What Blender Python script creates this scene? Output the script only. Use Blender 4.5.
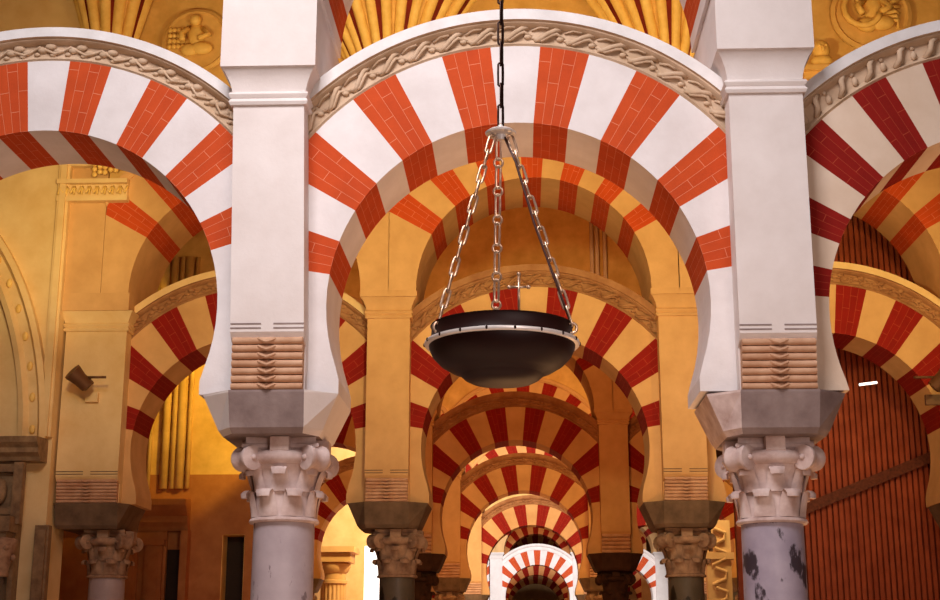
import bpy, bmesh, math, random
from mathutils import Vector, Matrix
random.seed(7)
PI = math.pi
sc = bpy.context.scene
for o in list(bpy.data.objects): bpy.data.objects.remove(o)
COL = sc.collection

# ------------------------------------------------------------------ camera
PITCH, YAW = 0.2519, 0.0368
cd = bpy.data.cameras.new('camera'); cam = bpy.data.objects.new('camera', cd); COL.objects.link(cam)
cd.sensor_width = 36; cd.lens = 36*1386/940; cd.clip_end = 300
cam.location = (0, 0, 1.6); cam.rotation_euler = (PI/2+PITCH, 0, YAW)
sc.camera = cam
# ------------------------------------------------------------------ world, exposure
w = bpy.data.worlds.new('world'); sc.world = w; w.use_nodes = True
w.node_tree.nodes['Background'].inputs[0].default_value = (1.0, 0.50, 0.30, 1)
w.node_tree.nodes['Background'].inputs[1].default_value = 0.02
sc.view_settings.view_transform = 'Standard'; sc.view_settings.look = 'None'
sc.view_settings.exposure = 0.0; sc.view_settings.gamma = 1.0; sc.view_settings.use_curve_mapping = False
try:
    sc.cycles.max_bounces = 6; sc.cycles.diffuse_bounces = 4
except Exception: pass

def area(name, loc, target, sx, sy, power, color, spread=None):
    l = bpy.data.lights.new(name, 'AREA'); l.shape = 'RECTANGLE'; l.size = sx; l.size_y = sy
    l.energy = power; l.color = color
    if spread: l.spread = math.radians(spread)
    o = bpy.data.objects.new(name, l); COL.objects.link(o); o.location = loc
    d = Vector(target)-Vector(loc); o.rotation_euler = d.to_track_quat('-Z', 'Y').to_euler(); return o
def spot(name, loc, target, power, color, angle=60, blend=.5, radius=.08):
    l = bpy.data.lights.new(name, 'SPOT'); l.energy = power; l.color = color
    l.spot_size = math.radians(angle); l.spot_blend = blend; l.shadow_soft_size = radius
    o = bpy.data.objects.new(name, l); COL.objects.link(o); o.location = loc
    d = Vector(target)-Vector(loc); o.rotation_euler = d.to_track_quat('-Z', 'Y').to_euler(); return o

DAY = (1.0, 0.93, 0.95); WARM = (1.0, 0.36, 0.09); AMB = (1.0, 0.55, 0.16); RED = (1.0, 0.26, 0.05)
# daylight from high in front, then an added low fill for the capitals
area('daylight_front', (-1.7, 3.3, 9.0), (-.4, 8.7, 4.3), 3, 3, 258, DAY, 120)
area('daylight_low', (2.2, 1.0, 3.4), (-.6, 8.7, 3.6), 3, 2, 42, (1.0, .80, .74), 90)  # added low fill for the capitals
# unseen upward fills added low in the naves to warm the soffits
area('soffit_fill_front', (0, 6.6, .6), (0, 7.6, 6), 7, 1.5, 34, (1, .60, .38))
area('soffit_fill_one', (1.5, 11.2, .6), (1.2, 10.6, 6), 4.5, 1.5, 120, (1, .52, .22))
area('soffit_fill_two', (0, 18.6, .6), (0, 18.6, 6), 7, 1.5, 34, (1, .24, .04))
area('soffit_fill_three', (0, 26.2, .6), (0, 26.4, 6), 8, 1.5, 60, (1, .36, .11))
area('soffit_fill_four', (0, 33.5, .6), (0, 33.8, 6), 8, 1.5, 120, (1, .45, .18))
# floods standing on the backs of the arcades, lighting the upper arches of the next row
FLOODS = [
    ('flood_row_one_centre', (-0.3, 9.75, 5.45), (0.5, 15.0, 7.3), 600, (1, .82, .36), 120),
    ('flood_row_one_left', (-3.6, 9.75, 5.45), (-3.9, 15.0, 7.4), 360, (1, .72, .32), 105),
    ('flood_row_one_right', (3.6, 9.75, 5.45), (3.6, 15.0, 6.6), 330, (1, .62, .22), 115),
    ('flood_row_one_right_low', (6.2, 10.0, 5.3), (4.0, 15.0, 5.3), 330, (1, .78, .32), 34),
    ('flood_row_two_centre', (0.15, 16.1, 5.45), (0.1, 22.5, 7.2), 420, WARM, 120),
    ('flood_row_three_centre', (0, 23.8, 5.4), (0, 29.8, 7.0), 200, (1, .6, .35), 120),
    ('flood_row_four_centre', (0, 31, 5.4), (0, 37.9, 7.0), 450, (1, .85, .7), 130),
]
for n, a, b, p, c, ang in FLOODS: spot(n, a, b, p, c, ang, 1.0, .15)
# unseen area lights added behind each row, high up, washing the row beyond
area('wash_row_two', (0, 9.9, 8.2), (0, 15, 3.6), 7, .5, 46, (1, .40, .13))
area('wash_row_two_left', (-5.0, 9.9, 8.2), (-5, 15, 4.2), 3, .5, 8, AMB)
spot('flood_left_pier', (-3.0, 10.2, 5.4), (-5.2, 14.8, 6.2), 420, (1, .78, .36), 32, 1.0)
area('wash_row_three', (0, 16.3, 8.0), (0, 22.5, 4.2), 7, .5, 24, RED)
area('wash_row_four', (0, 24.1, 8.0), (0, 29.7, 4.2), 7, .5, 150, (1, .42, .14))
area('wash_row_five', (0, 31.3, 8.0), (0, 37.8, 4.2), 7, .5, 560, (1, .78, .55))
spot('daylight_row_six', (.6, 45, 7.2), (.6, 55, 3.6), 5200, (1, .93, .9), 60, .3, .6)
area('wash_row_seven', (0, 56.6, 7.8), (0, 62, 4.2), 7, .5, 150, (1, .45, .2))
# ------------------------------------------------------------------ materials
def nodes(name):
    m = bpy.data.materials.new(name); m.use_nodes = True
    nt = m.node_tree; return m, nt, nt.nodes['Principled BSDF']
def ramp(nt, fac, stops):
    r = nt.nodes.new('ShaderNodeValToRGB'); nt.links.new(fac, r.inputs[0])
    while len(r.color_ramp.elements) < len(stops): r.color_ramp.elements.new(.5)
    for e, (p, c) in zip(r.color_ramp.elements, stops): e.position = p; e.color = (*c, 1)
    return r.outputs[0]
def noise(nt, scale, detail=6, vec=None, rough=.6):
    n = nt.nodes.new('ShaderNodeTexNoise'); n.inputs['Scale'].default_value = scale
    n.inputs['Detail'].default_value = detail; n.inputs['Roughness'].default_value = rough
    if vec is None:
        t = nt.nodes.new('ShaderNodeTexCoord'); vec = t.outputs['Object']
    nt.links.new(vec, n.inputs['Vector']); return n.outputs['Fac']
def bump(nt, bsdf, h, strength=.3, dist=.01):
    b = nt.nodes.new('ShaderNodeBump'); b.inputs['Strength'].default_value = strength
    b.inputs['Distance'].default_value = dist
    nt.links.new(h, b.inputs['Height']); nt.links.new(b.outputs[0], bsdf.inputs['Normal'])
def mix(nt, fac, a, b, mode='MIX'):
    m = nt.nodes.new('ShaderNodeMix'); m.data_type = 'RGBA'; m.blend_type = mode
    for s, v in ((0, fac), (6, a), (7, b)):
        if hasattr(v, 'is_output'): nt.links.new(v, m.inputs[s])
        else: m.inputs[s].default_value = v if s == 0 else (*v, 1)
    return m.outputs[2]
def stone(name, c1, c2, scale=3, rough=.85, bs=.25, fine=40):
    m, nt, b = nodes(name)
    n1 = noise(nt, scale); n2 = noise(nt, fine, 4)
    c = ramp(nt, n1, [(.3, c1), (.7, c2)])
    nt.links.new(c, b.inputs['Base Color']); b.inputs['Roughness'].default_value = rough
    b.inputs['Specular IOR Level'].default_value = .25
    bump(nt, b, n2, bs, .006); return m
def brickred(name, c, c2, mortar):
    m, nt, b = nodes(name)
    t = nt.nodes.new('ShaderNodeTexCoord')
    br = nt.nodes.new('ShaderNodeTexBrick'); nt.links.new(t.outputs['UV'], br.inputs['Vector'])
    br.inputs['Scale'].default_value = 1; br.inputs['Brick Width'].default_value = .30
    br.inputs['Row Height'].default_value = .1; br.inputs['Mortar Size'].default_value = .0022
    br.inputs['Mortar Smooth'].default_value = .2
    br.inputs['Color1'].default_value = (*c, 1); br.inputs['Color2'].default_value = (*c2, 1)
    br.inputs['Mortar'].default_value = (*mortar, 1)
    n = noise(nt, 5); d = ramp(nt, n, [(.25, (.82, .8, .8)), (.7, (1, 1, 1))])
    nt.links.new(mix(nt, 1.0, br.outputs['Color'], d, 'MULTIPLY'), b.inputs['Base Color'])
    b.inputs['Roughness'].default_value = .8; b.inputs['Specular IOR Level'].default_value = .2
    n2 = noise(nt, 45, 4); bump(nt, b, n2, .2, .006); return m
def marble(name, base, dark, light, thr=.56, scale=7):
    m, nt, b = nodes(name)
    n1 = noise(nt, 2.5); c = ramp(nt, n1, [(.3, base), (.7, light)])
    t = nt.nodes.new('ShaderNodeTexCoord'); mp = nt.nodes.new('ShaderNodeMapping')
    nt.links.new(t.outputs['Object'], mp.inputs[0]); mp.inputs['Scale'].default_value = (1, 1, .6)
    n2 = noise(nt, scale, 5, mp.outputs[0], .55)
    s = ramp(nt, n2, [(thr, (0, 0, 0)), (thr+.05, (1, 1, 1))])
    nt.links.new(mix(nt, s, c, dark), b.inputs['Base Color'])
    b.inputs['Roughness'].default_value = .45; b.inputs['Specular IOR Level'].default_value = .4
    bump(nt, b, n2, .15, .004); return m
def plain(name, c, rough=.6, metal=0, emit=None, es=0, spec=.5):
    m, nt, b = nodes(name); n = noise(nt, 12)
    k = .8; col = ramp(nt, n, [(.3, tuple(x*k for x in c)), (.7, c)])
    nt.links.new(col, b.inputs['Base Color'])
    b.inputs['Roughness'].default_value = rough; b.inputs['Metallic'].default_value = metal; b.inputs['Specular IOR Level'].default_value = spec
    if emit: b.inputs['Emission Color'].default_value = (*emit, 1); b.inputs['Emission Strength'].default_value = es
    return m
M = dict(
    white=stone('painted_plaster_white', (.70, .64, .62), (.84, .79, .78), 2.6),
    cream=stone('lamplit_cream_plaster', (.58, .33, .135), (.74, .45, .20), 2.5),  # warm lamplight on the rear rows is put into this ochre
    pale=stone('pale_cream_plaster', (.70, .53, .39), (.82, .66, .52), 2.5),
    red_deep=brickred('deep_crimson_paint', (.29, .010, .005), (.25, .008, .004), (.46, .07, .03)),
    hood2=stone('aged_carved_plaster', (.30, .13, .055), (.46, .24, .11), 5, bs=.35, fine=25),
    red=brickred('painted_brick_red', (.60, .080, .016), (.56, .068, .014), (.76, .26, .14)),
    hood=stone('carved_plaster', (.50, .34, .21), (.68, .50, .35), 5, bs=.35, fine=25),
    hoodtop=stone('top_lit_edge', (.74, .71, .69), (.88, .85, .84), 6, bs=.4, fine=20),  # outer hood edge whitened: light from above put into the colour
    pilaster=stone('limewashed_pilaster', (.70, .62, .58), (.84, .77, .74), 2.0),
    modillion=stone('warm_modillion_stone', (.48, .25, .14), (.68, .43, .28), 6, bs=.4, fine=30),
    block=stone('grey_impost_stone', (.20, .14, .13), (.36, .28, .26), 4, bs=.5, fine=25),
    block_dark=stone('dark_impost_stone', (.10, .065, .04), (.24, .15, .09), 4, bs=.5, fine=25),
    capital=stone('carved_marble', (.46, .31, .27), (.78, .64, .60), 7, bs=.3, fine=22),
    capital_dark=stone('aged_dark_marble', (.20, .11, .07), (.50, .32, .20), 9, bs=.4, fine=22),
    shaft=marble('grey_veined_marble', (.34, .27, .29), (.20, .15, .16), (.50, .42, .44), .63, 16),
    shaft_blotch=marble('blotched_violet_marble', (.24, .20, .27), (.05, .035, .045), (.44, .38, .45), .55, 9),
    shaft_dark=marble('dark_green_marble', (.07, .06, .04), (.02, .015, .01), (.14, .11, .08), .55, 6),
    gold=stone('ochre_plaster', (.62, .36, .10), (.86, .56, .20), 3),
    goldrib=stone('gilded_rib', (.78, .48, .12), (.95, .66, .22), 8, .5),
    panel_red=stone('dark_red_vault_paint', (.12, .010, .006), (.22, .02, .008), 6),
    yellow=stone('yellow_plaster', (.74, .50, .22), (.88, .66, .34), 2.5),
    brown=stone('shade_brown_plaster', (.34, .12, .04), (.50, .20, .07), 3),
    floor=stone('marble_floor', (.45, .32, .22), (.62, .48, .36), 1.0, .35),
    wood=stone('reddish_wood', (.27, .045, .014), (.42, .085, .03), 5, .6),
    wood_dark=stone('dark_wood_rail', (.06, .015, .008), (.20, .05, .02), 30, .6),  # for the strip that stands in for a shadow on the slats
    sooty=stone('soot_dark_stone', (.035, .014, .008), (.09, .04, .022), 6),  # near-black tone for the third row blocks and capitals
    ceil=stone('dark_timber_ceiling', (.16, .07, .03), (.26, .12, .05), 2),
    dark=plain('dark_opening', (.03, .015, .01), .9),
    retable=stone('grey_gilt_retable', (.17, .10, .055), (.36, .23, .12), 9, .6, .5, 30),
    iron=plain('black_iron', (.035, .012, .008), .35, .7),
    bowl=plain('oxidised_bronze', (.018, .004, .003), .5, 0, None, 0, .2),
    steel=plain('polished_rim', (.92, .86, .82), .35, .25),
    chain=plain('pale_brass_chain', (.75, .52, .36), .3, .8),
    cable=plain('dark_cable', (.06, .015, .01), .5),
    spotm=plain('bracket_spotlight_metal', (.16, .07, .03), .5, .3),
    tube=plain('lit_tube', (1, .9, .8), .4, 0, (1, .85, .7), 3),
    day=plain('daylight_glass', (.9, .9, .95), .4, 0, (1, .97, .95), 2.2),
)
# ------------------------------------------------------------------ helpers
def link(name, bm, mat, parent=None, loc=None, smooth=False):
    me = bpy.data.meshes.new(name)
    bmesh.ops.recalc_face_normals(bm, faces=bm.faces)
    bm.to_mesh(me); bm.free()
    if mat: me.materials.append(mat)
    o = bpy.data.objects.new(name, me); COL.objects.link(o)
    if parent is not None:
        o.parent = parent
        if parent.get('_w') is not None and False: pass
    if loc: o.location = loc
    if smooth:
        for p in me.polygons: p.use_smooth = True
    return o
def auto(o, ang=35):
    me = o.data
    for p in me.polygons: p.use_smooth = True
    bm = bmesh.new(); bm.from_mesh(me)
    for e in bm.edges:
        if len(e.link_faces) == 2 and e.calc_face_angle(0) > math.radians(ang): e.smooth = False
    bm.to_mesh(me); bm.free(); return o
def thing(name, label, cat, loc=(0, 0, 0), group=None, rz=0):
    o = bpy.data.objects.new(name, None); COL.objects.link(o); o.location = loc; o.rotation_euler = (0, 0, rz)
    o.empty_display_size = .2
    tag(o, label, cat, group); return o
def tag(o, label, cat, group=None, kind=None):
    o['label'] = label; o['category'] = cat
    if group: o['group'] = group
    if kind: o['kind'] = kind
    return o
def struct(o, label=None):
    o['kind'] = 'structure'
    if label: o['label'] = label; o['category'] = 'wall' if 'wall' in o.name else o.name.split('_')[0]
    return o
def hexa(bm, p):           # 8 points: bottom 4, top 4
    v = [bm.verts.new(q) for q in p]
    for f in ((0, 1, 2, 3), (7, 6, 5, 4), (0, 4, 5, 1), (1, 5, 6, 2), (2, 6, 7, 3), (3, 7, 4, 0)):
        bm.faces.new([v[i] for i in f])
def box(bm, x0, x1, y0, y1, z0, z1):
    hexa(bm, [(x0, y0, z0), (x1, y0, z0), (x1, y1, z0), (x0, y1, z0), (x0, y0, z1), (x1, y0, z1), (x1, y1, z1), (x0, y1, z1)])
def loft(bm, rings, closed=True, caps=True):
    R = [[bm.verts.new(p) for p in r] for r in rings]
    n = len(R[0])
    for a, b in zip(R, R[1:]):
        for i in range(n if closed else n-1):
            bm.faces.new((a[i], a[(i+1) % n], b[(i+1) % n], b[i]))
    if caps: bm.faces.new(R[0][::-1]); bm.faces.new(R[-1])
def lathe(bm, prof, seg=32, c=(0, 0), caps=True):
    loft(bm, [[(c[0]+r*math.cos(2*PI*i/seg), c[1]+r*math.sin(2*PI*i/seg), z) for i in range(seg)] for r, z in prof], True, caps)
def frames(pts, closed=False):
    out = []; n = len(pts); up = None
    for i, p in enumerate(pts):
        a = pts[i-1] if (i or closed) else pts[0]; b = pts[(i+1) % n] if (i < n-1 or closed) else pts[-1]
        t = (Vector(b)-Vector(a)).normalized()
        if up is None: up = Vector((0, 0, 1)) if abs(t.z) < .9 else Vector((1, 0, 0))
        s = t.cross(up).normalized(); up = s.cross(t).normalized()
        out.append((Vector(p), s, up))
    return out
def tube(bm, pts, r, seg=8, closed=False):
    fr = frames(pts, closed); rr = r if callable(r) else (lambda i: r)
    rings = [[p+(s*math.cos(2*PI*k/seg)+u*math.sin(2*PI*k/seg))*rr(i) for k in range(seg)] for i, (p, s, u) in enumerate(fr)]
    R = [[bm.verts.new(q) for q in g] for g in rings]
    pr = list(zip(R, R[1:]))+([(R[-1], R[0])] if closed else [])
    for a, b in pr:
        for k in range(seg): bm.faces.new((a[k], a[(k+1) % seg], b[(k+1) % seg], b[k]))
    if not closed: bm.faces.new(R[0][::-1]); bm.faces.new(R[-1])
def ball(bm, c, r, sx=1, sy=1, sz=1, seg=12, rot=None):
    m = Matrix.Translation(c) @ (rot or Matrix()) @ Matrix.Diagonal((sx, sy, sz, 1))
    bmesh.ops.create_uvsphere(bm, u_segments=seg, v_segments=max(6, seg//2+2), radius=r, matrix=m)

# ------------------------------------------------------------------ room shell
bm = bmesh.new(); box(bm, -14, 14, -6, 80, -.3, 0); struct(link('floor', bm, M['floor']))
bm = bmesh.new(); box(bm, -14, 14, 9, 80, 9.9, 10.2); struct(link('ceiling', bm, M['ceil']))
bm = bmesh.new(); box(bm, -14.3, -14, -6, 80, 0, 9.9); struct(link('wall_left', bm, M['gold']))
bm = bmesh.new(); box(bm, 14, 14.3, -6, 80, 0, 9.9); struct(link('wall_right', bm, M['brown']))
bm = bmesh.new(); box(bm, -14, 14, 80, 80.3, 0, 9.9); struct(link('wall_back', bm, M['cream']))

# ------------------------------------------------------------------ arches
def ring_pt(cx, cz, r, a): return cx+r*math.sin(a), cz+r*math.cos(a)
def wedge(bm, r0, r1, a0, a1, y0, y1, clip, n=4, uv=True, cz=0):
    uvl = bm.loops.layers.uv.verify()
    def rr(a):
        s = abs(math.sin(a)); return min(r1, clip/s) if s > 1e-4 else r1
    A = [a0+(a1-a0)*i/n for i in range(n+1)]
    V = {}
    for i, a in enumerate(A):
        for j, r in enumerate((r0, rr(a))):
            for k, y in enumerate((y0, y1)):
                V[i, j, k] = bm.verts.new((r*math.sin(a), y, cz+r*math.cos(a)))
    def face(keys, uvs):
        f = bm.faces.new([V[q] for q in keys])
        for l, u in zip(f.loops, uvs): l[uvl].uv = u
    vv = lambda i: .4*i/n
    for i in range(n):
        ra, rb = rr(A[i])-r0, rr(A[i+1])-r0
        face([(i, 0, 0), (i, 1, 0), (i+1, 1, 0), (i+1, 0, 0)], [(0, vv(i)), (ra, vv(i)), (rb, vv(i+1)), (0, vv(i+1))])
        face([(i, 0, 1), (i+1, 0, 1), (i+1, 1, 1), (i, 1, 1)], [(0, vv(i)), (0, vv(i+1)), (rb, vv(i+1)), (ra, vv(i))])
        d = y1-y0
        face([(i, 0, 0), (i+1, 0, 0), (i+1, 0, 1), (i, 0, 1)], [(.7, vv(i)), (.7, vv(i+1)), (.7+d, vv(i+1)), (.7+d, vv(i))])
        face([(i, 1, 0), (i, 1, 1), (i+1, 1, 1), (i+1, 1, 0)], [(0, 0)]*4)
    for i in (0, n):
        face([(i, 0, 0), (i, 0, 1), (i, 1, 1), (i, 1, 0)], [(0, 0), (0, .1), (.5, .1), (.5, 0)])

def wedge_set(par, r0, r1, y0, y1, clip, step, phase, alim, mats, cz, white='voussoir', red='brick_voussoir', sub=3):
    """red wedges centred on phase + 2k*step, pale ones between; stops at the last whole wedge inside alim; returns end angles"""
    ks = [k for k in range(-24, 25) if abs(math.radians(phase+(k)*step)) <= alim]
    lo = math.radians(phase+(min(ks)-.5)*step); hi = math.radians(phase+(max(ks)+.5)*step)
    for k in ks:
        a = math.radians(phase+k*step); h = math.radians(step/2)
        bm = bmesh.new(); wedge(bm, r0, r1, a-h, a+h, y0, y1, clip, sub, cz=cz)
        isred = k % 2 == 0
        link(red if isred else white, bm, mats[0] if isred else mats[1], par)
    return lo, hi

def motif(bm, a, s, y, style, cz, R):
    """one carved knot / leaf on the hood, at angle a"""
    P = lambda da, r, dy: ((r)*math.sin(a+da), y+dy, cz+(r)*math.cos(a+da))
    if style == 'knot':
        tube(bm, [P(-.046, R-.045, 0), P(-.025, R-.035, -.022), P(0, R, -.035), P(.025, R+.035, -.022), P(.046, R+.045, 0)], .017, 6)
        tube(bm, [P(-.058, R-.02, 0), P(-.02, R-.05, -.02), P(.012, R-.01, -.028), P(.03, R+.01, -.02), P(.062, R-.02, 0)], .012, 6)
        tube(bm, [P(-.06, R+.03, 0), P(-.03, R+.05, -.02), P(0, R+.045, -.02)], .010, 6)
        ball(bm, P(.045, R-.02, -.008), .022, 1.2, .7, .8, 8)
    elif style == 'leaf':
        for da, dr, rr in ((-.03, .0, .03), (.0, .025, .034), (.03, -.01, .028), (.012, -.035, .02), (-.05, -.03, .018)):
            ball(bm, P(da, R+dr, -.005), rr, 1.25, .7, .75, 8)
        tube(bm, [P(-.08, R-.02, 0), P(-.04, R+.02, -.015), P(.02, R-.03, -.015), P(.08, R+.02, 0)], .010, 6)
    else:
        tube(bm, [P(-.035, R-.06, 0), P(-.01, R-.02, -.03), P(.0, R+.03, -.035), P(.03, R+.06, 0)], .02, 6)
        ball(bm, P(.045, R-.02, -.008), .028, .8, .7, 1.2, 8)
        ball(bm, P(.05, R+.035, -.005), .018, 1, .7, 1, 8)

def hood_mesh(bm, cz, r0, r1, y, ymax, clip, n=48, A=None):
    """moulded band swept over the arch: inner fillet, hollow with the carving, outer fillet"""
    d = r1-r0
    prof = [(r0, y+.10), (r0, y+.02), (r0+.10*d, y-.005), (r0+.16*d, y+.012), (r0+.22*d, y+.022), (r0+.56*d, y+.022), (r0+.60*d, y-.012),
            (r0+.66*d, y-.03), (r0+.70*d, y-.03), (r0+.72*d, y-.05), (r1, y-.055), (r1, ymax), (r0, ymax)]
    if A is None: A = math.asin(min(.999, clip/r1))
    rings = []
    for i in range(n+1):
        a = -A+2*A*i/n
        rings.append([(min(r*math.sin(a), clip) if a > 0 else max(r*math.sin(a), -clip), yy, cz+r*math.cos(a)) for r, yy in prof])
    loft(bm, rings)
    return A

def lower_arch(cx, Yf, label, step=10.75, phase=10.75, style='knot', mats=None, z=None, carve=True, hoodmats=None, group=None, sub=3, hood_r=(1.79, 1.895)):
    z = z or {}
    zc = z.get('zc', 3.82); R = z.get('R', 1.245); zb = z.get('zblk', 3.23); ro = z.get('ro', 1.80)
    y0, y1 = .2, .86
    t = thing('horseshoe_arch', label, 'arch', (cx, Yf, zb), group)
    mats = mats or (M['red'], M['white'])
    c = zc-zb
    lo, hi = wedge_set(t, R, ro, y0, y1, 1.605, step, phase, math.radians(z.get('alim', 78)), mats, c, sub=sub)
    aend = PI/2+math.asin(min(.9, (c)/R))
    for s, a0 in ((-1, -lo), (1, hi)):
        bm = bmesh.new(); rings = []
        n = 8; zo = c+min(ro, 1.605/math.sin(a0))*math.cos(a0)
        for i in range(n+1):
            a = a0+(aend-a0)*i/n
            xi, zi = max(1.152, R*math.sin(a)), c+R*math.cos(a); zo_i = zo+(0-zo)*i/n
            rings.append([(s*xi, y0, zi), (s*1.605, y0, zo_i), (s*1.605, y1, zo_i), (s*xi, y1, zi)])
        loft(bm, rings); link('springer', bm, mats[1], t)
    # hood moulding
    hr0, zh, hr1 = 1.79, c+.0, 1.90
    bm = bmesh.new()
    d = z.get('hd', .26)
    hm = hoodmats or (M['hood'], M['hoodtop'])
    # slightly flatter outer circle, built by stretching the ring profile
    A = hood_mesh(bm, c, ro-.01, ro-.01+d, y0, y1, 1.605)
    hd = link('hood_moulding', bm, hm[0], t); auto(hd, 30)
    me = hd.data; me.materials.append(hm[1])
    for p in me.polygons:
        rr = math.hypot(p.center.x, p.center.z-c)
        if rr > ro-.01+.72*d: p.material_index = 1
    if carve:
        bm = bmesh.new(); Rm = ro-.01+.40*d; stepa = .118
        n = int((A-.03)/stepa)
        for i in range(-n, n+1):
            a = (i+.0)*stepa
            if abs(Rm*math.sin(a)) < 1.40: motif(bm, a, 1, y0+.02, style, c, Rm)
        link('carved_scroll', bm, hm[0], hd, smooth=True)
    return t

def upper_arch(cx, Yf, label, mats=None, zc=5.52, R=1.295, step=9.3, alim=60, top=9.89, wallmat=None, group=None, sub=3, mold=False, drop=-.0, filler=True, spr=None):
    y0, y1 = 0, 1.06
    mats = mats or (M['red'], M['cream'])
    t = thing('upper_arch', label, 'arch', (cx, Yf, zc), group)
    lo, hi = wedge_set(t, R, R+.60, y0, y1, 1.605, step, 0, math.radians(alim), mats, 0, sub=sub)
    for s, a0 in ((-1, -lo), (1, hi)):
        bm = bmesh.new(); rings = []; n = 6
        ro = min(R+.6, 1.605/math.sin(a0)); zo = ro*math.cos(a0)
        for i in range(n+1):
            a = a0+(PI/2-a0)*i/n; xo = 1.605 if ro*math.sin(a0) > 1.58 else None
            r = min(R+.6, 1.605/math.sin(a))
            rings.append([(s*R*math.sin(a), y0, R*math.cos(a)), (s*r*math.sin(a), y0, r*math.cos(a)), (s*r*math.sin(a), y1, r*math.cos(a)), (s*R*math.sin(a), y1, R*math.cos(a))])
        rings.append([(s*R, y0, -drop), (s*1.605, y0, -drop), (s*1.605, y1, -drop), (s*R, y1, -drop)])
        loft(bm, rings); link('springer', bm, spr or mats[1], t)
    bm = bmesh.new(); n = 30; r = R+.60; A = math.asin(min(.999, 1.605/r))
    rings = []
    for i in range(n+1):
        a = -A+2*A*i/n
        prof = [(r, y0+.05), (r, y0-.02), (r+.03, y0-.045), (r+.09, y0-.05), (r+.1, y0-.02), (r+.1, y0+.05)]
        rings.append([(max(-1.605, min(1.605, q*math.sin(a))), yy, q*math.cos(a)) for q, yy in prof])
    loft(bm, rings); auto(link('edge_moulding', bm, M['cream'], t), 30)
    # wall above the ring, up to the ceiling
    if filler:
        bm = bmesh.new(); n = 32; rings = []
        for i in range(n+1):
            x = -1.6+3.2*i/n; xx = max(-1.605, min(1.605, x)); zb = math.sqrt(max(0, r*r-xx*xx))
            rings.append([(x, y0+.03, zb), (x, y0+.03, top-zc), (x, y1, top-zc), (x, y1, zb)])
        loft(bm, rings); link('spandrel_wall', bm, wallmat or M['gold'], t)
    return t

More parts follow.
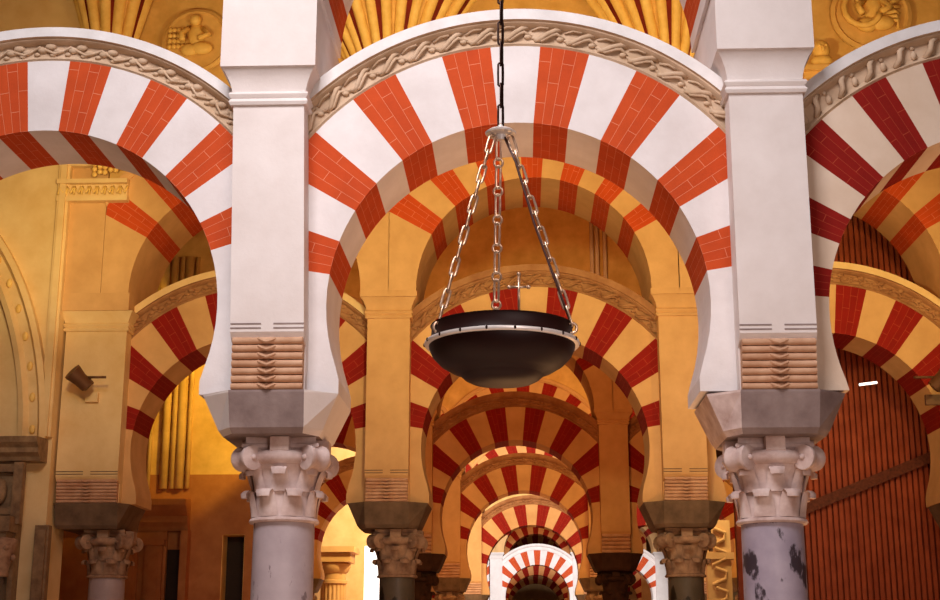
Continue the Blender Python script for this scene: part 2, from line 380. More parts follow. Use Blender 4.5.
# ------------------------------------------------------------------ piers
def oct_ring(hw, hs, yf, ya, yb, yk, z, c=0):
    """plan of the impost block: front face half width hw at yf, side tips half width hs between ya and yb, back yk"""
    return [(c-hw, yf, z), (c+hw, yf, z), (c+hs, ya, z), (c+hs, yb, z), (c+hw, yk, z), (c-hw, yk, z), (c-hs, yb, z), (c-hs, ya, z)]
def pier(x, Yf, label, z=None, mats=None, xt=None, group=None, detail=True, pw=.235, topz=None, upw=.315):
    """x at the bottom, xt at the cornice (old piers lean a little)"""
    z = z or {}
    zb, zm, z0, zc, zu = z.get('zbb', 2.965), z.get('zblk', 3.23), z.get('zmod', 3.55), z.get('zcor', 5.11), z.get('zup', 5.40)
    m = dict(pilaster=M['pilaster'], modillion=M['modillion'], block=M['block'], cornice=M['pilaster'], up=M['pilaster'])
    if mats: m.update(mats)
    xt = x if xt is None else xt; dx = xt-x
    t = thing('pier', label, 'pier', (x, Yf, zb), group)
    Z = lambda q: q-zb
    bm = bmesh.new()
    loft(bm, [oct_ring(pw-.01, .31, .13, .27, .80, .93, 0), oct_ring(pw, .335, .10, .24, .82, .93, .035), oct_ring(pw+.005, .43, .045, .2, .86, 1.01, Z(zm)-.015), oct_ring(pw+.005, .435, .045, .2, .86, 1.01, Z(zm))])
    ib = link('impost_block', bm, m['block'], t)
    if m.get('side'):  # light on the block's flanks is put into a paler side colour
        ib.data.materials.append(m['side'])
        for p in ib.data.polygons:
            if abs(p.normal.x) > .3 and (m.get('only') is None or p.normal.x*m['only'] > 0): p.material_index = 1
    # pilaster shaft and its core
    bm = bmesh.new()
    pts = lambda xx, h, y0, y1, zz: [(xx-h, y0, zz), (xx+h, y0, zz), (xx+h, y1, zz), (xx-h, y1, zz)]
    loft(bm, [pts(0, pw, .10, .2, Z(zm)), pts(0, pw, .10, .2, Z(z0)-.04), pts(0, pw, .03, .2, Z(z0)-.01), pts(0, pw, 0, .2, Z(z0)+.03), pts(dx, pw, 0, .2, Z(zc))])
    loft(bm, [pts(0, pw, .86, 1.0, Z(zm)), pts(0, pw, .86, 1.06, Z(z0)), pts(dx, pw, .86, 1.06, Z(zc))])
    o = link('pilaster', bm, m['pilaster'], t)
    if detail:   # two incised lines just above the corbel
        for q in (.05, .078):
            bm = bmesh.new()
            for s in (-1, 1): box(bm, s*.04 if s > 0 else -pw+.0, pw if s > 0 else -.04, -.004, .002, Z(z0)+q, Z(z0)+q+.008)
            link('incised_line', bm, m['block'], o)
    # modillion: a stack of rolls with the central curl strip
    nr = 7 if detail else 5; H = (z0-zm)/nr
    bm = bmesh.new()
    for i in range(nr):
        zz = Z(zm)+H*(i+.5); yy = .045-.0065*i; seg = 10
        loft(bm, [[(xx, yy+H*.40+ -H*.52*math.cos(-PI/2+PI*k/(seg-1)), zz+H*.47*math.sin(-PI/2+PI*k/(seg-1))) for k in range(seg)]+[(xx, .14, zz+H*.47), (xx, .14, zz-H*.47)] for xx in (-pw+.008+.001*i, -.05, .05, pw-.008)])
        if detail:
            tube(bm, [(-.055, yy+.0, zz+H*.25), (-.025, yy-.014, zz-.1*H), (0, yy-.018, zz-.3*H), (.025, yy-.014, zz-.1*H), (.055, yy, zz+H*.25)], H*.22, 6)
    auto(link('modillion', bm, m['modillion'], t), 40)
    # cornice
    def sq(h, yf, zz, xx=dx): return [(xx-h, yf, Z(zz)), (xx+h, yf, Z(zz)), (xx+h, 1.06-yf, Z(zz)), (xx-h, 1.06-yf, Z(zz))]
    bm = bmesh.new(); q = zu-zc
    prof = [(pw, 0, 0), (pw+.018, -.018, .0), (pw+.028, -.028, .02), (pw+.018, -.018, .04), (pw+.012, -.012, .045), (pw+.022, -.022, .055), (pw+.03, -.03, .072), (pw+.02, -.02, .09),
            (pw+.005, -.005, .095), (pw+.007, -.007, q-.16), (pw+.02, -.02, q-.10), (pw+.045, -.045, q-.04), (pw+.075, -.075, q), (pw, -.0, q)]
    loft(bm, [sq(h, yf, zc+dz) for h, yf, dz in prof]); auto(link('cornice', bm, m['cornice'], t), 50)
    # upper block
    bm = bmesh.new(); loft(bm, [sq(upw, -.09, zu), sq(upw, -.09, z.get('zs', 5.52))])
    # keep its back flush with the upper arches
    link('upper_block', bm, m['up'], t)
    return t

# ------------------------------------------------------------------ columns
def leaf(bm, ang, r0, r1, z0, z1, w, curl=.035):
    """acanthus-like blade hugging the bell, with its tip curled outward"""
    c, s = math.cos(ang), math.sin(ang)
    def P(rad, side, z): return (rad*c-side*s, rad*s+side*c, z)
    n = 7; prof = []
    for i in range(n):
        t = i/(n-1); prof.append((r0+(r1-r0)*t**1.6, z0+(z1-z0)*t, w*(1-.25*t)))
    prof += [(r1+curl*.6, z1+curl*.25, w*.8), (r1+curl, z1-curl*.15, w*.72), (r1+curl*.95, z1-curl*.8, w*.62)]
    th = .016
    rings = [[P(r, -h/2, z), P(r+th, -h/4, z), P(r+th*1.6, 0, z), P(r+th, h/4, z), P(r, h/2, z), P(r-.02, 0, z)] for r, z, h in prof]
    loft(bm, rings)
def capital_parts(par, mat, H=.53, r=.195, zneck=2.43, detail=True):
    cap_bm = bmesh.new()
    prof = [(r+.0, 0), (r+.022, .0), (r+.03, .012), (r+.022, .028), (r+.005, .035), (r-.002, .06), (r, .2), (r+.015, .30), (r+.05, .38), (r+.085, .425), (r+.06, .44)]
    k = H/.53
    lathe(cap_bm, [(a, zneck+b*k) for a, b in prof], 36)
    cap = auto(link('capital', cap_bm, mat, par), 40)
    n = 8
    for i in range(n):
        bm = bmesh.new(); leaf(bm, -PI/2+PI/8+2*PI*i/n, r-.005, r+.022, zneck+.035*k, zneck+.19*k, .145, .045)
        auto(link('acanthus_leaf', bm, mat, cap), 50)
        if detail:
            bm = bmesh.new(); leaf(bm, -PI/2+2*PI*i/n, r+.0, r+.04, zneck+.19*k, zneck+.325*k, .13, .045)
            auto(link('acanthus_leaf', bm, mat, cap), 50)
    # ring of egg moulding under the volutes
    bm = bmesh.new(); lathe(bm, [(r+.03, zneck+.355*k), (r+.075, zneck+.365*k), (r+.10, zneck+.40*k), (r+.085, zneck+.44*k), (r+.03, zneck+.45*k)], 32)
    auto(link('echinus', bm, mat, cap), 60)
    for q in range(4):
        a = PI/4+q*PI/2; c, s = math.cos(a), math.sin(a); rc, zc, rad = .305, zneck+.395*k, .083
        bm = bmesh.new(); rings = []
        for tt, rr in ((-.075, .0), (-.075, rad*.55), (-.068, rad*.95), (-.05, rad), (-.03, rad*.86), (0, rad*.8), (.03, rad*.86), (.05, rad), (.068, rad*.95), (.075, rad*.55), (.075, .0)):
            rings.append([(c*(rc+rr*math.cos(u))-s*tt, s*(rc+rr*math.cos(u))+c*tt, zc+rr*math.sin(u)) for u in [2*PI*j/18 for j in range(18)]])
        loft(bm, rings, caps=False); bmesh.ops.remove_doubles(bm, verts=bm.verts, dist=1e-5)
        for sd in (-1, 1): # eye of the scroll
            ball(bm, (c*rc-s*sd*.075, s*rc+c*sd*.075, zc), .02, 1, 1, 1, 8)
        # stalk joining the scroll to the bell
        tube(bm, [(c*.19, s*.19, zc-.07), (c*.24, s*.24, zc-.03), (c*.29, s*.29, zc+.06)], .05, 8)
        auto(link('volute', bm, mat, cap), 50)
    bm = bmesh.new(); N = 6; ring = []
    for q in range(4):
        for i in range(N):
            t = i/N; a0 = PI/4+q*PI/2; a1 = a0+PI/2
            p = Vector((math.cos(a0), math.sin(a0)))*.40*(1-t)+Vector((math.cos(a1), math.sin(a1)))*.40*t
            p *= 1-.16*math.sin(PI*t); ring.append((p.x, p.y))
    loft(bm, [[(x*f, y*f, zneck+z*k) for x, y in ring] for f, z in ((.80, .445), (.88, .465), (.86, .485), (.80, .49), (.80, .535))])
    ab = auto(link('abacus', bm, mat, cap), 50)
    for q in range(4):
        a = q*PI/2; bm = bmesh.new(); cc, ss = math.cos(a), math.sin(a)
        def P(rad, side, z): return (rad*cc-side*ss, rad*ss+side*cc, zneck+z*k)
        loft(bm, [[P(rr, -.06, z), P(rr, .06, z), P(.18, .06, z), P(.18, -.06, z)] for rr, z in ((.25, .41), (.285, .44), (.285, .525), (.24, .532))])
        link('boss', bm, mat, ab)
def column(x, Y, label, mat, capm, group=None, r=.195, detail=True, zneck=2.43, H=.535):
    t = thing('column', label, 'column', (x, Y, 0), group)
    bm = bmesh.new(); prof = [(r*1.04, .18)]+[(r*(1.04-.05*i/8), .18+(zneck-.18)*i/8) for i in range(1, 8)]+[(r*.99, zneck)]
    lathe(bm, prof, 40); auto(link('shaft', bm, mat, t), 40)
    bm = bmesh.new(); lathe(bm, [(r*1.5, 0), (r*1.5, .07), (r*1.42, .10), (r*1.2, .12), (r*1.3, .15), (r*1.25, .18), (r*1.05, .19)], 32)
    auto(link('base', bm, mat, t), 40)
    capital_parts(t, capm, H, r, zneck, detail)
    return t
def copy_tree(o, parent=None):
    c = o.copy(); COL.objects.link(c); c.parent = parent
    for ch in list(o.children): copy_tree(ch, c)
    return c

# ------------------------------------------------------------------ row one (nearest)
Y1 = 8.5
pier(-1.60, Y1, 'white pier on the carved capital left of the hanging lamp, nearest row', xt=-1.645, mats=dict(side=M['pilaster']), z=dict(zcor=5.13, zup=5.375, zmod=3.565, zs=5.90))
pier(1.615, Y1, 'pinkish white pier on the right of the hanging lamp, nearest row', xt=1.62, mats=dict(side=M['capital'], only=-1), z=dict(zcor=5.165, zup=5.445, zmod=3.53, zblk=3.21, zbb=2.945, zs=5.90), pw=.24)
pier(-4.86, Y1, 'nearest row pier beyond the left edge of the picture', z=dict(zcor=5.13, zs=5.90))
pier(4.84, Y1, 'nearest row pier beyond the right edge of the picture', z=dict(zcor=5.10, zs=5.90))
column(-1.535, Y1+.5, 'pale grey marble column carrying the left white pier', M['shaft'], M['capital'], r=.198)
column(1.60, Y1+.5, 'blotched violet marble column carrying the right white pier', M['shaft_blotch'], M['capital'], r=.198, zneck=2.415)
column(-4.86, Y1+.5, 'grey column beyond the left edge of the picture', M['shaft'], M['capital'])
column(4.84, Y1+.5, 'grey column beyond the right edge of the picture', M['shaft'], M['capital'])
lower_arch(-.012, Y1, 'large orange-red and white horseshoe arch with knotted carving, directly behind the hanging lamp', style='knot', sub=4)
lower_arch(-3.215, Y1, 'large white and red horseshoe arch cut by the left picture edge, leafy carved hood', 9.6, -9.6, 'leaf', sub=4, z=dict(alim=83, zc=3.81, hd=.235, ro=1.755))
lower_arch(3.23, Y1, 'large cream and dark red horseshoe arch cut by the right picture edge', 8.5, -12.5, 'slant', sub=4, z=dict(alim=84, zc=3.725), mats=(M['red_deep'], M['pale']))
for cx, lb in ((-.015, 'upper arch of the nearest row above the centre bay, seen at the top edge'), (-3.225, 'upper arch of the nearest row above the left bay'), (3.195, 'upper arch of the nearest row above the right bay')):
    upper_arch(cx, Y1-.09, lb, (M['red'], M['white']), zc=5.90, step=10, alim=86, spr=M['pilaster'])

# ------------------------------------------------------------------ row two
Y2 = 14.84
z2 = dict(zcor=5.22, zmod=3.46, zblk=3.21, zbb=2.94, zup=5.45)
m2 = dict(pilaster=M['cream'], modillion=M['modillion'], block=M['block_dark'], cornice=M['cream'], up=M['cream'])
pier(-1.445, Y2, 'ochre pier of the second row, left of the hanging lamp', z2, m2)
pier(1.755, Y2, 'ochre pier of the second row, right of the hanging lamp', z2, m2)
pier(-4.70, Y2, 'yellow lit pier of the second row beside the side chapel', dict(z2, zcor=5.10, zup=5.32), dict(m2, pilaster=M['yellow'], up=M['cream'], cornice=M['yellow']), pw=.34, upw=.37)
pier(4.96, Y2, 'second row pier beyond the right edge of the picture', z2, m2)
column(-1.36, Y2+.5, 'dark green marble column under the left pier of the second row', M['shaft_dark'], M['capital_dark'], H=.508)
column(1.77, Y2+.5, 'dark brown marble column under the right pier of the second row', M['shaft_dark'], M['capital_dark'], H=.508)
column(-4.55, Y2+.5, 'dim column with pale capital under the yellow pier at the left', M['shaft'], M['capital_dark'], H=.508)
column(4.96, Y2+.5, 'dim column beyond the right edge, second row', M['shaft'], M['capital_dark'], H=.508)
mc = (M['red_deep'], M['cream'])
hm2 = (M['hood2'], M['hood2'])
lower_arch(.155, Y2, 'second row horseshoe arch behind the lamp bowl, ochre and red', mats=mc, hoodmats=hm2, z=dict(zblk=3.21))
lower_arch(-3.05, Y2, 'second row horseshoe arch left of the left white pier, ochre and dark red', mats=mc, hoodmats=(M['hood2'], M['yellow']), style='leaf', z=dict(zblk=3.21))
lower_arch(3.355, Y2, 'second row horseshoe arch with bright yellow carved hood, in front of the wooden screen', mats=mc, hoodmats=(M['hood2'], M['yellow']), style='leaf', z=dict(zblk=3.21))
for cx, lb in ((.155, 'yellow and red upper arch seen just under the big nearest arch, centre'), (-3.05, 'yellow and dark red upper arch seen through the left bay of the nearest row'), (3.355, 'yellow and red upper arch seen through the right bay of the nearest row')):
    upper_arch(cx, Y2-.09, lb, (M['red'], M['cream']), mold=True)

# ------------------------------------------------------------------ rows three to eight
ROWS = [  # Y, centre X, piers left/right of the centre bay, bays
    (22.55, -.085, 'third', 'cream', (-1, 0, 1), 10.75),
    (29.72, .06, 'fourth', 'cream', (-1, 0, 1), 10.75),
    (37.80, .28, 'fifth', 'cream', (-1, 0, 1), 10.75),
    (54.6, .60, 'sixth', 'white', (-1, 0, 1), 8.6),
    (61.5, .62, 'seventh', 'cream', (-1, 0, 1), 9.3),
    (68.5, .66, 'eighth', 'cream', (-1, 0, 1), 9.3),
]
side = {-1: 'left bay', 0: 'centre bay', 1: 'right bay'}
proto_col = None
z3 = dict(zcor=5.28, zmod=3.52, zblk=3.21, zbb=2.94, zup=5.47)
for Yr, cx, nm, mk, bays, st in ROWS:
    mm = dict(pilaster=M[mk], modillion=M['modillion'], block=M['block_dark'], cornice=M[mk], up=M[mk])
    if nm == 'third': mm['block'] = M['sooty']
    if mk == 'white': mm['block'] = M['white']  # daylight on the sixth row is put into its white plaster and blocks
    for b in bays:
        x = cx+3.2*b
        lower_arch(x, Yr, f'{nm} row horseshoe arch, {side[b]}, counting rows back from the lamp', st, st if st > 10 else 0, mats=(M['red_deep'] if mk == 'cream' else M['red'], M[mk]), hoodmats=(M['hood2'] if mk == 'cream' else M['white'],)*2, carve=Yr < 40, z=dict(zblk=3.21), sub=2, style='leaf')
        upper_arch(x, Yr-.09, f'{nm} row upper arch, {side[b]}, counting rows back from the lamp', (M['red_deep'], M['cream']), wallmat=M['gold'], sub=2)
    for k, where in ((-1.5, 'outer left'), (-.5, 'inner left'), (.5, 'inner right'), (1.5, 'outer right')):
        x = cx+3.2*k
        pier(x, Yr, f'{nm} row pier, {where} of its row', z3, mm, detail=False)
        if proto_col is None or (nm == 'fourth' and k == -1.5):
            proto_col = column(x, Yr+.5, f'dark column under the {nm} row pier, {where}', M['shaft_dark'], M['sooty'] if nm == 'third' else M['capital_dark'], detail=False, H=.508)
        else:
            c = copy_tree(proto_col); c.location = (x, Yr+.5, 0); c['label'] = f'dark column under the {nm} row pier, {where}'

# ------------------------------------------------------------------ gilded fan vault over the nave between rows one and two
def fan(x, label, sc_=1.0, n=13):
    Yb = Y2-.12; t = thing('fan_vault', label, 'vault', (x, Yb, 7.1), 'gilded fan vaults above the second row')
    def P(th, u):
        rho = (.10+1.48*u**1.4)*sc_; zz = 2.7*u**.9
        return (rho*math.cos(th), -rho*abs(math.sin(th)), zz)
    U = [i/12 for i in range(13)]
    bm = bmesh.new(); loft(bm, [[P(PI*j/60, u) for u in U]+[(P(PI*j/60, 1)[0], P(PI*j/60, 1)[1], 2.78), (0, .0, 2.78), (0, 0, 0)] for j in range(61)])
    link('web', bm, M['gold'], t, smooth=False)
    for j in range(n):
        th = PI*(j+.5)/n
        bm = bmesh.new(); tube(bm, [Vector(P(th, u))+Vector((0, -.02, 0)) for u in U], lambda i: .032+.005*i, 8)
        link('rib', bm, M['goldrib'], t, smooth=True)
        if j % 2 == 0 and j < n-1:
            a = PI*(j+.66)/n; b = PI*(j+1.34)/n
            bm = bmesh.new()
            def Q(th, u, o): p = Vector(P(th, u)); return p+Vector((o*math.cos(th), -o*abs(math.sin(th)), -o*.3))
            loft(bm, [[Q(a, u, .012), Q(b, u, .012), Q(b, u, .04), Q(a, u, .04)] for u in U])
            link('painted_panel', bm, M['panel_red'], t)
    return t
fan(-1.445, 'gilded ribbed fan vault above the nearest arch, left of the lamp chain')
fan(1.755, 'gilded ribbed fan vault above the nearest arch, right of the lamp chain')
fan(-4.70, 'gilded ribs above the white arch at the upper left', .42, 7)

def relief(x, z, s, label, wings):
    t = thing('relief_medallion', label, 'relief', (x, Y2-.12, z))
    bm = bmesh.new(); lathe(bm, [(.0, 0), (s*1.0, 0), (s*1.0, .03), (s*.9, .05), (s*.85, .02), (0, .02)], 32, caps=False)
    bmesh.ops.rotate(bm, verts=bm.verts, matrix=Matrix.Rotation(PI/2, 3, 'X')); auto(link('round_frame', bm, M['gold'], t), 40)
    bm = bmesh.new()
    ball(bm, (0, -.10, s*.55), s*.17); ball(bm, (s*.02, -.06, s*.12), s*.3, .8, .5, 1.25); ball(bm, (s*.2, -.08, -s*.3), s*.28, 1.2, .6, .7)
    ball(bm, (-s*.15, -.08, -s*.35), s*.24, 1.1, .6, .8)
    tube(bm, [(s*.22, -.1, s*.3), (s*.42, -.14, s*.05), (s*.15, -.18, -s*.1)], s*.08, 8)
    tube(bm, [(-s*.2, -.1, s*.3), (-s*.38, -.14, s*.1), (-s*.3, -.18, -s*.15)], s*.08, 8)
    bmesh.ops.remove_doubles(bm, verts=bm.verts, dist=1e-5)
    link('carved_figure', bm, M['goldrib'], t, smooth=True)
    bm = bmesh.new()
    if wings:
        for k in range(6): tube(bm, [(s*.15, -.05, s*(.1-.06*k)), (s*(.45+.03*k), -.10, s*(.35-.12*k)), (s*(.75-.03*k), -.06, s*(.55-.2*k))], s*.055, 6)
        for q, rr in ((1, .62), (-1, .40)):
            tube(bm, [(s*(-.15+rr*(1-.05*i)*math.cos(2.2+q*i*.36)), -.07-.01*i*(q > 0), s*(.0+rr*(1-.05*i)*math.sin(2.2+q*i*.36))) for i in range(11)], s*.075, 8)
        link('wing', bm, M['goldrib'], t, smooth=True)
    else:
        for i in range(4):
            for j in range(4): ball(bm, (-s*.75+i*s*.13, -.06, s*.3-j*s*.17), s*.075, 1, .8, 1, 8)
        link('fruit_cluster', bm, M['goldrib'], t, smooth=True)
    return t
relief(-3.72, 8.52, .40, 'round gilded relief of a seated figure beside the top of the left white pier', False)
relief(4.05, 8.72, .46, 'round gilded relief with swirling wings at the upper right', True)
t = thing('carved_bust', 'small dark carved head on a ledge at the top right of the right pier', 'relief', (3.44, Y2-.16, 8.03))
bm = bmesh.new(); ball(bm, (0, -.05, .22), .10, 1, .9, 1.2); ball(bm, (0, -.05, .08), .13, 1, .7, .6)
for sx in (-1, 1): ball(bm, (sx*.035, -.14, .24), .018)
ball(bm, (0, -.15, .2), .022, .8, 1, 1.6)
link('head', bm, M['goldrib'], t, smooth=True)
bm = bmesh.new(); box(bm, -.25, .35, -.16, .1, -.06, 0); box(bm, -.22, .3, -.1, .1, -.14, -.06); link('ledge', bm, M['gold'], t)
bm = bmesh.new(); tube(bm, [(-4.82, Y2-.16, 7.9), (-4.82, Y2-.16, 9.6)], .05, 10)
tag(link('wall_shaft', bm, M['goldrib'], smooth=True), 'slender vertical gilded shaft on the wall above the left arch', 'shaft')

# ------------------------------------------------------------------ left side: chapel wall beside the yellow pier
bm = bmesh.new(); box(bm, -14, -5.07, Y2-.10, Y2+.5, 0, 9.9); struct(link('wall_chapel', bm, M['yellow']))
bm = bmesh.new(); box(bm, -5.20, -5.07, Y2-.17, Y2-.10, 3.9, 7.05); box(bm, -5.17, -5.10, Y2-.2, Y2-.17, 3.9, 7.05)
struct(link('trim_1', bm, M['yellow']))
t = thing('carved_frieze', 'carved scroll frieze across the top of the yellow pier at the left', 'frieze', (-4.80, Y2-.14, 6.57))
bm = bmesh.new(); box(bm, -.40, .40, -.05, .1, 0, .05); box(bm, -.40, .40, -.08, .1, .20, .25); box(bm, -.39, .39, -.01, .1, .05, .2); link('band', bm, M['yellow'], t)
bm = bmesh.new()
for i in range(9):
    x = -.35+.0875*i; tube(bm, [(x-.04, -.03, .08), (x-.02, -.05, .16), (x+.02, -.05, .09), (x+.045, -.03, .17)], .016, 6)
link('scroll_carving', bm, M['goldrib'], t, smooth=True)
bm = bmesh.new()
for i in range(7):
    for j in range(3): ball(bm, (.02+.06*i, -.07-.01*j, .30+.06*j+.02*(i % 2)+.012*i), .032, 1, 1, 1, 8)
link('leaf_cluster', bm, M['goldrib'], t, smooth=True)
bm = bmesh.new(); box(bm, -.05, .5, -.12, .1, .50, .55); box(bm, -.40, .5, -.04, .1, .42, .46); link('top_moulding', bm, M['yellow'], t)
bm = bmesh.new(); box(bm, -5.07, -4.66, Y2-.09, Y2+.97, 5.52, 9.89); struct(link('trim_2', bm, M['cream']))
# arch band of the chapel with bead studs
t = thing('chapel_arch', 'pale yellow chapel archivolt studded with small bosses, at the left edge', 'arch', (-7.1, Y2-.10, 3.8))
bm = bmesh.new(); rings = []
for i in range(41):
    a = PI*i/40
    e = lambda rx, rz: (rx*math.cos(a), rz*math.sin(a))
    P = [(e(1.68, 2.78), -.0), (e(1.68, 2.78), -.10), (e(1.74, 2.85), -.12), (e(1.78, 2.9), -.06), (e(1.88, 3.0), -.06), (e(1.92, 3.05), -.12), (e(1.98, 3.12), -.10), (e(1.98, 3.12), 0)]
    rings.append([(p[0], y, p[1]) for p, y in P])
loft(bm, rings); auto(link('archivolt', bm, M['yellow'], t), 30)
for i in range(26):
    a = PI*(i+.5)/26; bm = bmesh.new(); ball(bm, (1.83*math.cos(a), -.075, 2.95*math.sin(a)), .035, 1, .7, 1.5, 8)
    link('boss', bm, M['goldrib'], t, smooth=True)
# dim grey-gilt altarpiece below it
t = thing('altarpiece', 'dim grey and gilt stone altarpiece at the lower left edge', 'altarpiece', (-5.95, Y2-.10, 0))
bm = bmesh.new(); box(bm, -1.6, .62, -.16, -.0, 0, 3.66); link('back_panel', bm, M['retable'], t)
bm = bmesh.new()
prof = [(0, 3.62), (-.22, 3.62), (-.24, 3.66), (-.30, 3.70), (-.30, 3.75), (-.36, 3.80), (-.38, 3.86), (0, 3.88)]
loft(bm, [[(x, y, z) for y, z in prof] for x in (-1.7, .84)]); link('cornice', bm, M['retable'], t)
bm = bmesh.new(); box(bm, -1.3, .66, -.24, -.16, 3.05, 3.12); box(bm, -1.3, .66, -.24, -.16, 3.5, 3.58); box(bm, .58, .68, -.26, -.16, 2.95, 3.6); box(bm, .2, .28, -.24, -.16, 3.1, 3.5); link('panel_frame', bm, M['retable'], t)
bm = bmesh.new(); ball(bm, (.42, -.19, 3.3), .12, .7, .6, 1.2); ball(bm, (.0, -.19, 3.3), .14, 1, .5, 1); link('relief_ornament', bm, M['retable'], t, smooth=True)
bm = bmesh.new(); box(bm, .36, .64, -.42, -.16, 2.86, 3.02); box(bm, .40, .60, -.38, -.16, 2.80, 2.86); link('entablature_block', bm, M['retable'], t)
bm = bmesh.new(); lathe(bm, [(.10, 2.4), (.12, 2.42), (.11, 2.46), (.13, 2.58), (.16, 2.68), (.18, 2.78), (.15, 2.80)], 20, (.5, -.27))
for i in range(8):
    a = i*PI/4; ball(bm, (.5+.15*math.cos(a), -.27+.15*math.sin(a), 2.6+.1*(i % 2)), .035, 1, 1, 1, 8)
link('small_capital', bm, M['capital_dark'], t, smooth=True)
bm = bmesh.new(); lathe(bm, [(.11, .2), (.10, 2.4)], 20, (.5, -.27)); link('colonnette', bm, M['shaft_dark'], t, smooth=True)
bm = bmesh.new(); box(bm, .80, .95, -.10, 0, 0, 2.95); box(bm, .82, .93, -.14, -.1, 0, 2.9); link('side_strip', bm, M['retable'], t)
def spotlight(loc, label, mirror=1, s=1.0):
    t = thing('wall_spotlight', label, 'spotlight', loc)
    bm = bmesh.new(); tube(bm, [(0, 0, 0), (mirror*.02, -.20*s, 0), (mirror*.05, -.26*s, 0)], .014, 8); tube(bm, [(mirror*.22*s, -.26*s, .01), (-mirror*.02, -.26*s, .01)], .014, 8); link('bracket', bm, M['spotm'], t, smooth=True)
    bm = bmesh.new()
    d = Vector((-mirror*.5, -.4, .5)).normalized(); P0 = Vector((-mirror*.04, -.26*s, -.03))
    tube(bm, [P0-d*.10*s, P0-d*.08*s, P0+d*.03, P0+d*.13*s, P0+d*.15*s], lambda i: (.05, .075, .08, .10, .10)[i]*s, 14)
    auto(link('lamp_housing', bm, M['spotm'], t), 40)
    bm = bmesh.new(); box(bm, -.06*s, .08*s, -.05, 0, -.22*s, -.12*s); link('junction_box', bm, M['yellow'] if mirror > 0 else M['spotm'], t)
    return t
spotlight((-4.70, Y2, 4.52), 'small dark spotlight on a bracket on the yellow pier at the left')
# aisle wall behind the left bay, with a doorway
YB = 19.5
bm = bmesh.new(); box(bm, -14, -3.75, YB, YB+.4, 4.05, 9.9); box(bm, -14, -4.18, YB, YB+.4, 0, 4.05); box(bm, -3.88, -3.75, YB, YB+.4, 0, 4.05); box(bm, -4.18, -3.88, YB, YB+.4, 3.25, 4.05)
struct(link('wall_aisle_left', bm, M['gold']))
bm = bmesh.new(); box(bm, -14, -4.19, YB-.02, YB, 0, 4.1); box(bm, -3.87, -3.75, YB-.02, YB, 0, 4.1); box(bm, -4.19, -3.87, YB-.02, YB, 3.26, 4.1); struct(link('trim_shade', bm, M['brown']))  # brown facing: shade on the lower wall put into its colour
bm = bmesh.new(); box(bm, -4.18, -3.88, YB+.3, YB+.36, 0, 3.25); struct(link('door_1', bm, M['dark']))
t = thing('stone_doorway', 'brown stone doorway with moulded cornice in the aisle behind the left bay', 'doorway', (-5.15, YB, 0))
bm = bmesh.new(); prof = [(0, 3.30), (-.12, 3.30), (-.15, 3.36), (-.20, 3.42), (-.20, 3.50), (-.30, 3.58), (-.36, 3.64), (-.38, 3.72), (0, 3.76)]
loft(bm, [[(x, y, z) for y, z in prof] for x in (-.85, .50)]); link('cornice', bm, M['brown'], t)
bm = bmesh.new(); box(bm, -.7, .20, -.10, 0, 0, 3.3); link('frame', bm, M['brown'], t)
for x in (-.42, -.08):
    bm = bmesh.new(); box(bm, x, x+.24, -.17, -.1, 0, 3.1); box(bm, x+.05, x+.19, -.19, -.17, .3, 3.0); box(bm, x-.03, x+.27, -.20, -.1, 3.1, 3.18); link('fluted_pilaster', bm, M['brown'], t)
bm = bmesh.new(); box(bm, .19, .40, -.03, 0, 0, 3.05); link('dark_opening', bm, M['dark'], t)
bm = bmesh.new(); box(bm, .42, .52, -.22, 0, 0, 3.3); link('jamb', bm, M['brown'], t)
t = thing('shaft_cluster', 'cluster of yellow wall shafts above the stone doorway', 'shafts', (-5.0, YB, 3.9))
for k, (x, r) in enumerate(((-.28, .03), (-.06, .06), (.06, .045), (.16, .07), (.28, .035))):
    bm = bmesh.new(); tube(bm, [(x, -.04, 0), (x, -.04, 3.4)], r, 10); link('wall_shaft', bm, M['gold'], t, smooth=True)
spot('aisle_lamp_left', (-3.3, 17.6, 5.6), (-4.6, 19.5, 5.3), 260, (1, .66, .10), 75, .3)

# ------------------------------------------------------------------ right side: slatted wooden screen
t = thing('wooden_screen', 'tall screen of close vertical reddish wooden slats filling the right side', 'screen', (5.4, 16.45, 0))
x = -2.78; n = 0; rest = bmesh.new()
while x < 1.9:
    if n < 98:
        bm = bmesh.new(); d = random.uniform(-.008, .008); box(bm, x, x+.043, -.03+d, .03+d, .1, 8.2)
        link('slat', bm, M['wood'], t); n += 1
    else: box(rest, x, x+.043, -.03, .03, .1, 8.2)
    x += .068
o = link('slat_row', rest, M['wood'], t); o['kind'] = 'stuff'
bm = bmesh.new(); box(bm, -2.9, 2.4, .03, .07, 0, 8.3); link('backing_board', bm, M['wood'], t)
bm = bmesh.new(); box(bm, -2.9, -2.78, -.06, .08, 0, 8.3); link('frame_post', bm, M['wood'], t)
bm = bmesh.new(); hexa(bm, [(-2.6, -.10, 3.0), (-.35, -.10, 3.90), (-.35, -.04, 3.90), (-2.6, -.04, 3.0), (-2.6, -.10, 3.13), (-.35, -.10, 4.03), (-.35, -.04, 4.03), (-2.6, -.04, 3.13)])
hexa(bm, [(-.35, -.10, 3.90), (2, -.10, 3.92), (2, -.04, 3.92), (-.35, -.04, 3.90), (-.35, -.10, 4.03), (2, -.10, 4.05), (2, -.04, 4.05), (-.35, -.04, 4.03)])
link('cross_rail', bm, M['wood_dark'], t)  # dark strip shaped to stand in for a shadow across the slats
spotlight((4.40, Y2+.0, 4.45), 'dark spotlight hanging in front of the yellow hooded arch at the right', -1, 1.1)
bm = bmesh.new(); tube(bm, [(3.84, 15.6, 4.585), (4.04, 15.6, 4.61)], .014, 8)
